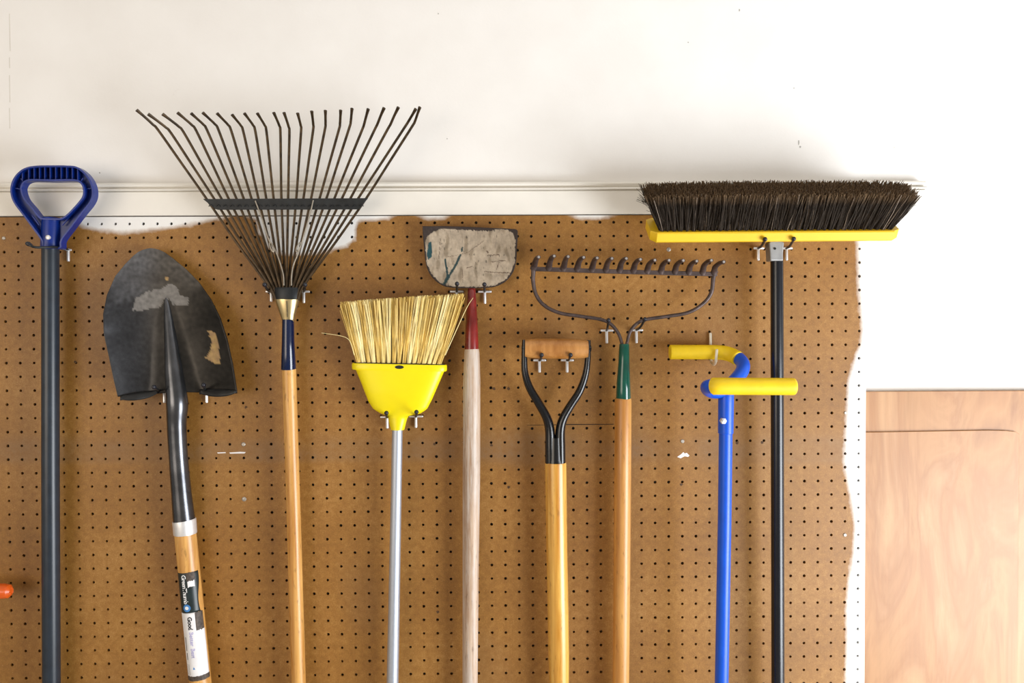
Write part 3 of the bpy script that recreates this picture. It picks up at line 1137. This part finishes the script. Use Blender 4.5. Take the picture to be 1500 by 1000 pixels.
def strand(bm, p0, p1, r0, r1, bow=None):
    """thin 3-sided tapering strand"""
    a = (p1 - p0).normalized()
    s_ = a.orthogonal().normalized()
    q = a.cross(s_)
    stations = [(p0, r0), ((p0 + p1) / 2 + (bow or Vector()), (r0 + r1) / 2), (p1, r1)]
    rr = []
    ph = random.random() * 6
    for p, r in stations:
        rr.append([bm.verts.new(p + (s_ * math.cos(ph + k * 2.0944) + q * math.sin(ph + k * 2.0944)) * r) for k in range(3)])
    for x, y in zip(rr, rr[1:]):
        for k in range(3):
            bm.faces.new((x[k], x[(k + 1) % 3], y[(k + 1) % 3], y[k]))
    bm.faces.new(rr[-1])


def top_y(x):
    return interp([(497, 444), (530, 440.5), (570, 438), (614, 434.5), (650, 433), (688, 431)], x)


straw_mats = [M['straw'], plain('pale_straw', (0.88, 0.74, 0.36), 0.55, 0, 0.12, 60), plain('deep_straw', (0.70, 0.49, 0.13), 0.55, 0, 0.15, 60)]
NTUFT = 17
for rowi, (dd, shift) in enumerate(((.022, .15), (.036, 0), (.050, .05))):
    for k in range(NTUFT):
        f = (k + shift * .6 + .2) / NTUFT
        xb = lerp(524, 649, f)
        yb = lerp(530.5, 533, f)
        xt = lerp(503, 683, f)
        base = U(xb, yb, dd)
        bm = bmesh.new()
        for s_ in range(34):
            a, r = random.random() * 2 * PI, random.random() ** .5
            ox, oy = math.cos(a) * r, math.sin(a) * r
            p0 = base + Vector((ox * .0033, oy * .0042, 0))
            xx = xt + ox * 6.4 + random.gauss(0, 1.5)
            p1 = U(xx, top_y(xx) + random.choice((0, 0, 0, 2, 5, 12)) * random.random() + random.uniform(-2, 2), dd + oy * .009 + (dd - .036) * .5)
            strand(bm, p0, p1, .0011, .0007, Vector((random.gauss(0, .0012), random.gauss(0, .0012), 0)))
        obj('tuft', bm, random.choice(straw_mats), t, smooth=0)
bm = bmesh.new()
sweep(bm, spline([U(519, 520, .055), U(514, 503, .058), U(508, 495, .06), U(495, 491, .06), U(471, 487.5, .058)], 6), [.0007, .0005, .0004], 5)
obj('loose_straw', bm, straw_mats[1], t)
bm = bmesh.new()
sweep(bm, spline([U(652, 520, .055), U(670, 480, .058), U(684, 450, .06), U(693, 436, .06)], 6), [.0008, .0006, .0004], 5)
obj('loose_straw', bm, straw_mats[1], t)
shaft([(582.2, 622, 15.6, .036), (580, 740, 16, .035), (575, 1000, 17.6, .032), (572, 1150, 18, .031)], 0, 0, 'handle', M['alu'], t, more=.36)

# ------------------------------------------------------------------ 5. scraper
t = thing('floor_scraper', 'scraper with worn white-painted blade, green streaks and red socket on grey wood', 'scraper', U(689, 1150, .03))
sc_out = zpt(590, 310, 4.547, [(132, 100), (140, 94), (240, 96), (430, 101), (600, 108), (735, 114), (762, 124), (765, 160), (760, 250), (755, 330), (735, 400), (690, 460),
                               (620, 497), (520, 510), (430, 510), (330, 506), (260, 489), (190, 430), (155, 350), (143, 250), (134, 150)])
sp = [(p.x, p.y) for p in spline([(x, y, 0) for x, y in sc_out], 5, True)]
pn_out = zpt(590, 310, 4.547, [(150, 200), (165, 165), (200, 135), (260, 112), (430, 122), (560, 130), (640, 115), (700, 122), (738, 145), (752, 190), (748, 260), (746, 330),
                               (728, 395), (685, 452), (615, 490), (520, 502), (330, 498), (262, 480), (196, 422), (163, 348), (152, 260)])
g1 = zpt(590, 310, 4.547, [(172, 205), (190, 198), (196, 250), (194, 300), (168, 322), (160, 285)])


def seg_d(x, y, a, b):
    p, a, b = Vector((x, y)), Vector(a), Vector(b)
    q = b - a
    k = max(0, min(1, (p - a).dot(q) / q.dot(q)))
    return (p - a - q * k).length


strokes = [(zpt(590, 310, 4.547, l), w) for l, w in (
    ([(284, 318), (292, 380), (298, 440)], 1.5), ([(383, 290), (345, 370), (305, 435), (275, 485)], 1.6), ([(305, 430), (275, 485)], 2.6), ([(396, 240), (393, 262)], 1.4))]
thin = [(zpt(590, 310, 4.547, l), w) for l, w in (
    ([(560, 265), (568, 270)], 1.1), ([(565, 290), (640, 288)], .5), ([(590, 335), (680, 325)], .5), ([(545, 400), (720, 408)], .6), ([(430, 375), (460, 365)], .8),
    ([(545, 190), (420, 280), (300, 300)], .35), ([(625, 385), (640, 340)], .5), ([(250, 180), (240, 310)], .35), ([(398, 380), (400, 470)], .4))]
bm = bmesh.new()
cols = []
# grid in polar form from the outline to the middle
cx, cy = 690, 378
NR = 46
ringsv = []
for r in range(NR + 1):
    f = 1 - r / NR
    rw = []
    for (x, y) in sp:
        px_, py_ = cx + (x - cx) * f, cy + (y - cy) * f
        rw.append((px_, py_))
    ringsv.append(rw)


def scraper_col(x, y):
    q = noise.noise(Vector((x / 14, y / 14, 2)))
    q2 = noise.noise(Vector((x / 3.2, y / 5, 4)))
    q3 = noise.noise(Vector((x / 1.6, y / 9, 8)))
    jx, jy = x + 1.6 * q2, y + 1.8 * q3
    if not inpoly(jx, jy, pn_out):
        g = .5 + .3 * q2
        return (.075 * g, .045 * g, .035 * g, .5)
    if inpoly(x + .6 * q2, y + .6 * q3, g1):
        return (.008, .055, .065, 1)
    for l, w in strokes:
        for a, b in zip(l, l[1:]):
            if seg_d(x, y, a, b) < w * (1 + .35 * q2):
                return (.012, .04, .042, 1)
    for l, w in thin:
        for a, b in zip(l, l[1:]):
            if seg_d(x, y + 1.2 * q2, a, b) < w * (1 + q3):
                return (.14, .09, .06, 1)
    g = 1 + .22 * q + .14 * q3
    spk = max(0, q2 * q3 - .12) * 5
    g *= max(.3, 1 - spk)
    k_ = sstep(.05, .5, noise.noise(Vector((x / 7, y / 18, 11)))) * .35
    g *= 1 - k_
    return (.43 * g, (.345 - .04 * k_) * g, (.25 - .08 * k_) * g, 1)


# fine rectangular grid clipped to the outline gives even colour detail
bm.free()
bm = bmesh.new()


def scan(poly, y):
    xs = []
    n_ = len(poly)
    for i in range(n_):
        (xa, ya), (xb, yb) = poly[i - 1], poly[i]
        if (ya > y) != (yb > y):
            xs.append((xb - xa) * (y - ya) / (yb - ya) + xa)
    return (min(xs), max(xs)) if len(xs) >= 2 else None


NYS, NXS = 110, 150
rows = []
for k in range(NYS + 1):
    y = lerp(331.2, 421.9, k / NYS)
    sc = scan(sp, y)
    if not sc:
        continue
    rw = []
    for m in range(NXS + 1):
        x = lerp(sc[0], sc[1], m / NXS)
        s = (x - 690) / 70
        d = .022 + .006 * s * s + .004 * (1 - sstep(331, 360, y))
        rw.append(bm.verts.new(U(x, y, d)))
        cols.append(scraper_col(x, y))
    rows.append(rw)
for r0, r1 in zip(rows, rows[1:]):
    for m in range(NXS):
        bm.faces.new((r0[m], r0[m + 1], r1[m + 1], r1[m]))
blade = obj('blade', bm, M['scraper'], t, smooth=60)
ca = blade.data.attributes.new('tint', 'FLOAT_COLOR', 'POINT')
da = blade.data.attributes.new('dull', 'FLOAT', 'POINT')
for k, c in enumerate(cols):
    blade.data.attributes['tint'].data[k].color = (c[0], c[1], c[2], 1)
    blade.data.attributes['dull'].data[k].value = c[3]
q = blade.modifiers.new('thick', 'SOLIDIFY')
q.thickness = .0025
q.offset = 0
shaft([(690.8, 412, 9, .010), (691, 424, 11.5, .013), (691, 440, 13.6, .021), (691, 470, 17.2, .028), (691, 511, 20.5, .031), (691, 513, 20, .031)], 0, 0, 'socket', M['red'], t)
shaft([(691, 510, 20, .031), (691.2, 516, 22, .031), (691, 560, 25.4, .031), (690.5, 700, 25.6, .031), (689.4, 850, 23.6, .031), (688.6, 1000, 22.4, .031), (688, 1150, 22, .031)], 0, 0, 'handle', M['weathered'], t, more=.36)

# ------------------------------------------------------------------ 6. spade with yoke handle
t = thing('garden_spade', 'black steel yoke handle with turned wooden grip on a thick yellow wooden shaft', 'spade', U(822, 1150, .035))
bm = bmesh.new()
gp = [U(x, 510.5 + (x - 815) * .012, .045) for x in (769, 771.5, 776, 785, 800, 815, 830, 845, 854, 858.5, 861)]
sweep(bm, gp, [S(w, .045) for w in (13.0, 13.2, 13.6, 14.3, 14.8, 15, 14.8, 14.3, 13.6, 13.2, 13.0)], 28)
obj('grip', bm, M['grip_wood'], t)
for pth, wd in (([(768.4, 497.5, .045), (768, 523, .045), (769.3, 547, .044), (776.5, 569, .043), (790, 592, .042), (801, 612, .041), (805.4, 630, .040), (806, 655, .040), (806.3, 678, .040)],
                 [3.6, 4.4, 5.0, 5.8, 6.2, 6.6, 7.2, 7.6, 7.8]),
                ([(861.8, 498, .045), (861, 525, .045), (857.6, 549, .044), (849, 573, .043), (835, 595, .042), (825, 613, .041), (820.8, 630, .040), (820.6, 655, .040), (820.8, 678, .040)],
                 [3.6, 4.4, 5.0, 5.8, 6.2, 6.6, 7.2, 7.6, 7.8])):
    bm = bmesh.new()
    sweep(bm, spline([U(*p) for p in pth], 6), [S(w, .043) for w in wd], 18, flat=1.15)
    arm = obj('yoke_arm', bm, M['black_enamel'], t)
    bm = bmesh.new()
    p = U(pth[0][0], 510.5, .045)
    sg = -1 if pth[0][0] < 815 else 1
    sweep(bm, [p, p + Vector((sg * .0048, 0, 0)), p + Vector((sg * .0056, 0, 0))], [.0055, .0055, .003], 12)
    obj('rivet', bm, M['black_enamel'], arm)
bm = bmesh.new()
sweep(bm, [U(813.4, 640, .036), U(813.5, 672, .036), U(813.6, 679.5, .036)], [S(12, .04), S(13.6, .04), S(14.6, .04)], 24)
obj('socket', bm, M['black_enamel'], t)
shaft([(813.8, 677, 31, .037), (813.8, 680, 31.6, .037), (815.4, 800, 31.2, .037), (817.6, 900, 31, .037), (818.5, 960, 30.6, .037), (819.2, 1000, 28.6, .037), (820.5, 1060, 26, .037), (822, 1150, 25.5, .037)],
      0, 0, 'shaft', M['yellow_ash'], t, 32)
e = U(822, 1150, .037)
bm = bmesh.new()
sweep(bm, [e + Vector((0, 0, .05)), e + Vector((0, 0, -.02)), e + Vector((0, .004, -.12))], [.0175, .0165, .007], 20)
obj('blade_socket', bm, M['black_enamel'], t)
bm = bmesh.new()
rws = []
for k in range(11):
    f = k / 10
    half = .085 * (1 - .1 * f)
    rws.append([bm.verts.new((e.x + half * s_, e.y + .004 - .012 * s_ * s_, e.z - .055 - .26 * f)) for s_ in [m / 6 - 1 for m in range(13)]])
for r0, r1 in zip(rws, rws[1:]):
    for m in range(12):
        bm.faces.new((r0[m], r0[m + 1], r1[m + 1], r1[m]))
so_ = obj('blade', bm, M['step_steel'], t, smooth=60)
q = so_.modifiers.new('thick', 'SOLIDIFY')
q.thickness = .002

# ------------------------------------------------------------------ 7. bow rake
t = thing('bow_rake', 'brown iron bow rake with green socket on a tan wooden handle', 'rake', U(907, 1150, .03))
DB = .042
bm = bmesh.new()


def bar_y(x):
    return interp([(777, 392.5), (895, 396.5), (1052, 400.5)], x)


pl = [U(x, bar_y(x) - 2.4, DB + .004) for x in (778, 820, 870, 920, 970, 1020, 1051)]
pl += [U(x, bar_y(x) + 4.0, DB + .004) for x in (1051, 1020, 970, 920, 870, 820, 778)]
prism(bm, pl, .009)
obj('head_bar', bm, M['rake_iron'], t, smooth=0, bevel=.0012)
tb = [85, 165, 245, 320, 400, 475, 550, 625, 700, 775, 850, 925, 1000, 1062]
tt = [108, 192, 268, 352, 425, 505, 583, 660, 738, 815, 892, 965, 1045, 1112]
ty_ = [95, 90, 93, 97, 100, 103, 103, 108, 112, 113, 114, 117, 113, 121]
for k in range(14):
    xb, xt, yt = 760 + tb[k] / 3.703, 760 + tt[k] / 3.703, 350 + ty_[k] / 3.703
    yb = bar_y(xb)
    p = spline([U(xb - 1.5, yb + 1, DB), U(xb - .2, yb - 4.5, DB + .006), U(xb + 1.2, lerp(yb, yt, .55), DB + .018), U(lerp(xb, xt, .55), yt + 2.6, DB + .034), U(xt, yt + .6, DB + .056)], 5)
    bm = bmesh.new()
    sweep(bm, p, [.0066, .0058, .0051, .0045, .0036], 12, flat=.85)
    tn = obj('tine', bm, M['rake_iron'], t)
    bm = bmesh.new()
    e = (p[-1] - p[-3]).normalized()
    sweep(bm, [p[-1] - e * .001, p[-1] + e * .0008], [.0030, .0020], 8)
    obj('tine_tip', bm, M['worn_tip'], tn)
for pth in ([(80, 150), (79, 180), (78, 230), (93, 300), (138, 360), (220, 400), (330, 418), (440, 435), (497, 460), (540, 512), (562, 575)],
            [(1070, 172), (1056, 205), (1044, 290), (1000, 350), (920, 398), (800, 420), (690, 436), (638, 460), (603, 505), (584, 575)]):
    pp = zpt(760, 350, 3.703, pth)
    n_ = len(pp)
    bm = bmesh.new()
    sweep(bm, spline([U(x, y, lerp(DB, .034, sstep(0, 1, i / (n_ - 1)))) for i, (x, y) in enumerate(pp)], 7), [S(w / 2, .04) for w in (7.5, 6.4, 5.6, 5.4, 5.3, 5.2, 5, 4.8)], 12)
    obj('bow_rod', bm, M['rake_iron'], t)
shaft([(914.4, 503.5, 13.5, .034), (914.4, 505, 14.8, .034), (914, 530, 16.5, .034), (913.2, 560, 20, .034), (913.2, 584, 21.8, .034), (913.2, 585.5, 21, .034)], 0, 0, 'socket', M['green'], t, 28)
shaft([(912.8, 583, 23, .033), (912.8, 585.5, 24.6, .033), (912, 700, 25.2, .033), (910.8, 850, 25, .033), (909.4, 1000, 24.4, .033), (908, 1150, 24.2, .033)], 0, 0, 'handle', M['tan_ash'], t, 28, more=.36)

# ------------------------------------------------------------------ 8. twist tiller
t = thing('twist_tiller', 'royal blue steel tiller with two offset yellow foam grips', 'tiller', U(1050, 1150, .07))
tube = [U(1010, 515.5, .030), U(1048, 515.7, .030), U(1064, 517.5, .033), U(1078, 522, .045), U(1087.5, 531, .062), U(1088, 541, .078), U(1081, 552, .092), U(1070, 563, .104),
        U(1056, 572, .116), U(1045, 573.5, .128), U(1038, 570.5, .146), U(1036.5, 567, .166), U(1041, 565.5, .185), U(1052, 565.3, .193), U(1070, 565.4, .194), U(1120, 565.6, .194)]
bm = bmesh.new()
sweep(bm, spline(tube, 6), .0118, 20)
obj('handle_tube', bm, M['royal'], t)
bm = bmesh.new()
pth = spline([U(981, 515.5, .030), U(1010, 515.5, .030), U(1048, 515.7, .030), U(1062, 517, .033), U(1073, 520.4, .041), U(1081, 525, .052)], 6)
sweep(bm, pth, S(10.7, .03), 24, round_end=.15)
obj('foam_grip', bm, M['grip_yellow'], t)
bm = bmesh.new()
pth = spline([U(1043.5, 565.6, .188), U(1052, 565.4, .193), U(1080, 565.6, .194), U(1120, 565.8, .194), U(1165.5, 566, .194)], 6)
sweep(bm, pth, S(12.7, .194), 24, round_end=.3)
obj('foam_grip', bm, M['grip_yellow'], t)
shaft([(1064, 568, 20, .110), (1063.6, 576, 22.6, .110), (1063.4, 590, 22.6, .110), (1063, 634, 22.2, .109), (1063, 635, 20, .109)], 0, 0, 'sleeve', M['royal'], t)
shaft([(1063, 630, 19.6, .108), (1061.4, 760, 19.6, .104), (1057, 1000, 19.8, .096), (1053, 1150, 20, .09)], 0, 0, 'pole', M['royal'], t)
e = U(1053, 1150, .09)
for k in range(4):
    an = k * PI / 2 + .6
    u_ = Vector((math.cos(an), math.sin(an), 0))
    w_ = Vector((-math.sin(an), math.cos(an), 0))
    bm = bmesh.new()
    sweep(bm, spline([e + Vector((0, 0, .01)), e + u_ * .012 + Vector((0, 0, -.02)), e + u_ * .045 + Vector((0, 0, -.06)), e + u_ * .05 + w_ * .012 + Vector((0, 0, -.13)), e + u_ * .03 + w_ * .035 + Vector((0, 0, -.19))], 5), [.006, .006, .0055, .005, .002], 10)
    obj('claw', bm, M['step_steel'], t)
bm = bmesh.new()
c = U(1060, 616.5, .1225)
sweep(bm, [c + Vector((0, .006, 0)), c, c + Vector((0, -.002, 0))], [S(5, .12), S(5, .12), S(4.4, .12)], 6)
sweep(bm, [c, c + Vector((0, -.0045, 0))], [S(2.8, .12), S(2.4, .12)], 12)
obj('bolt', bm, M['steel'], t)
hk = thing('peg_hook', 'pale steel J-hook wrapped around the rear yellow grip of the tiller', 'hook', U(1041, 505, 0))
bm = bmesh.new()
sweep(bm, spline([U(1040.5, 487, .004), U(1040.8, 500, .005), U(1041, 520, .006), U(1042, 530, .012), U(1045, 533.5, .028), U(1048, 530.5, .044), U(1049, 524, .0475), U(1050, 511, .0475)], 6), S(2.1, .02), 10, round_end=.6)
sweep(bm, [U(1040.8, 498, .004), U(1040.8, 498, -.012)], .0018, 8)
obj('bracket', bm, plain('dull_pale_steel', (0.72, 0.66, 0.54), 0.4, .5, .1), hk)

# ------------------------------------------------------------------ 9. push broom
t = thing('push_broom', 'wide push broom with dark bristles, yellow block and black pole, hung bristles up', 'broom', U(1141, 1150, .04))
TH_ = math.radians(31)
bdir = Vector((0, -math.sin(TH_), math.cos(TH_)))
ndir = Vector((0, -math.cos(TH_), -math.sin(TH_)))
F0 = U(1137, 355, .086)
XL, XR = U(953, 340, .09).x, U(1317.5, 340, .09).x
WD, BT = .066, .020


def bl(x, n_, b_):
    """block space: x world, n_ metres back from the front face, b_ up the bristle direction"""
    return Vector((x, F0.y, F0.z + (x - F0.x) * .004)) - ndir * n_ + bdir * b_


bm = bmesh.new()
rr = .010
NX = 40
sec = [(0.003, 0), (0, .003), (0, BT - .002), (.002, BT), (WD - .002, BT), (WD, BT - .002), (WD, .003), (WD - .003, 0)]
rws = []
for k in range(NX + 1):
    f = k / NX
    x = lerp(XL, XR, f)
    e = min(x - XL, XR - x)
    ins = 0 if e > rr else rr - math.sqrt(max(0, rr * rr - (rr - e) ** 2))
    rws.append([bm.verts.new(bl(x, min(max(n_, ins * .9), WD - ins * .9), b_ + (.35 * ins if b_ < BT / 2 else 0))) for n_, b_ in sec])
for r0, r1 in zip(rws, rws[1:]):
    for a in range(8):
        bm.faces.new((r0[a], r0[(a + 1) % 8], r1[(a + 1) % 8], r1[a]))
bm.faces.new(rws[0])
bm.faces.new(list(reversed(rws[-1])))
obj('block', bm, M['block_yellow'], t, smooth=30)
LB = .068
NTX, NTN = 36, 7
xm = (XL + XR) / 2
dark, pale = bmesh.new(), bmesh.new()
for a in range(NTX):
    for b in range(NTN):
        fx = (a + .5 + (.25 if b % 2 else -.25)) / NTX
        fx = min(max(fx, .012), .988)
        fn = (b + .5) / NTN
        x0_ = lerp(XL + .015, XR - .009, fx)
        n0 = lerp(.006, WD - .006, fn)
        p0 = bl(x0_, n0, BT)
        side = (x0_ - xm) / (XR - XL) * 2
        for s_ in range(56):
            an, r = random.random() * 2 * PI, random.random() ** .5
            ox, on = math.cos(an) * r, math.sin(an) * r
            lean = side * abs(side) ** 4 * .030 + side * .004
            L = LB * random.uniform(.93, 1.03) * (1 - .06 * abs(side) ** 6)
            q0 = p0 + Vector((ox * .0048, 0, 0)) - ndir * on * .0042
            q1 = p0 + Vector((ox * .0105 + lean + random.gauss(0, .0034), 0, 0)) - ndir * (on * .0075 + (fn - .5) * .012 + random.gauss(0, .0016)) + bdir * L
            strand(dark if random.random() < .95 else pale, q0, q1, .00075, .00055, Vector((random.gauss(0, .0012), random.gauss(0, .001), 0)))
for k in range(60):                      # a few strays at the two ends
    sg = -1 if k % 3 else 1
    x0_ = (XL + .02) if sg < 0 else (XR - .015)
    p0 = bl(x0_, random.uniform(.004, WD - .004), BT + .02)
    p1 = p0 + Vector((sg * random.uniform(.018, .044), 0, 0)) + bdir * random.uniform(.012, .05)
    strand(dark, p0, p1, .0005, .00035, Vector((0, 0, random.uniform(-.003, .004))))
bt = NT('horsehair_with_sun_browned_tips')
tc = bt.node('ShaderNodeTexCoord')
vs_ = bt.node('ShaderNodeVectorMath', operation='SUBTRACT')
vs_.inputs[1].default_value = F0 - Vector(t.location)
bt.link(tc.outputs['Object'], vs_.inputs[0])
vd = bt.node('ShaderNodeVectorMath', operation='DOT_PRODUCT')
vd.inputs[1].default_value = bdir
bt.link(vs_.outputs[0], vd.inputs[0])
mr = bt.node('ShaderNodeMapRange')
mr.inputs['From Min'].default_value = BT + LB * .72
mr.inputs['From Max'].default_value = BT + LB * 1.0
bt.link(vd.outputs['Value'], mr.inputs['Value'])
nz = bt.noise(bt.coords(), 300, 4, .6)
low = bt.ramp(nz, [(.3, (.014, .010, .007)), (.7, (.040, .028, .019))])
tipc = bt.ramp(nz, [(.3, (.060, .036, .018)), (.7, (.20, .125, .065))])
bt.color(bt.mix(mr.outputs[0], low, tipc))
bt.setp(Roughness=.85, Specular_IOR_Level=.25)
tag(obj('bristles', dark, bt.m, t, smooth=0), kind='stuff')
tag(obj('bristle_tips', pale, M['bristle_pale'], t, smooth=0), kind='stuff')
# grey hinge bracket and pole
bm = bmesh.new()
pl = [U(x, y, .067) for x, y in ((1126.5, 355), (1129, 352.5), (1146, 352.5), (1149, 355), (1147.5, 370), (1147.5, 382), (1128.5, 382), (1128, 370))]
prism(bm, pl, .025)
br = obj('bracket', bm, M['bracket'], t, smooth=0, bevel=.003, segs=3)
bm = bmesh.new()
c = U(1135, 364, .0672)
sweep(bm, [c + Vector((0, .002, 0)), c + Vector((0, -.001, 0))], .0022, 10)
obj('rivet', bm, M['bar_black'], br)
shaft([(1137.6, 370, 17.6, .054), (1138, 382, 18.4, .054), (1138.6, 600, 18.8, .052), (1139.6, 1000, 19, .046), (1140, 1150, 19, .044)], 0, 0, 'pole', M['broom_pole'], t, 28, more=.36)

# ------------------------------------------------------------------ 10. orange handle end
t = thing('orange_tool', 'orange rubber-coated rod end poking in beside the blue-gripped pole', 'tool', U(-40, 865, 0))
bm = bmesh.new()
sweep(bm, [U(-150, 860, .045), U(-20, 864.5, .045), U(6, 865.5, .045), U(13, 865.8, .045), U(16.5, 866, .045)], [S(10.8, .04)] * 3 + [S(9.6, .04), S(5.5, .04)], 24)
obj('rod', bm, M['orange'], t)
for a in range(6):
    an = a * PI / 3
    bm = bmesh.new()
    sweep(bm, [U(11 , 865.7, .045) + Vector((0, math.sin(an) * .0118, math.cos(an) * .0118)), U(17, 866, .045) + Vector((0, math.sin(an) * .0045, math.cos(an) * .0045))], .0012, 6)
    obj('end_fold', bm, M['orange'], t)
bm = bmesh.new()
sweep(bm, [U(-30, 872, .0), U(-30, 878, .03), U(-30, 878, .065), U(-30, 868, .07)], .0025, 8)
obj('wall_clip', bm, M['steel'], t)
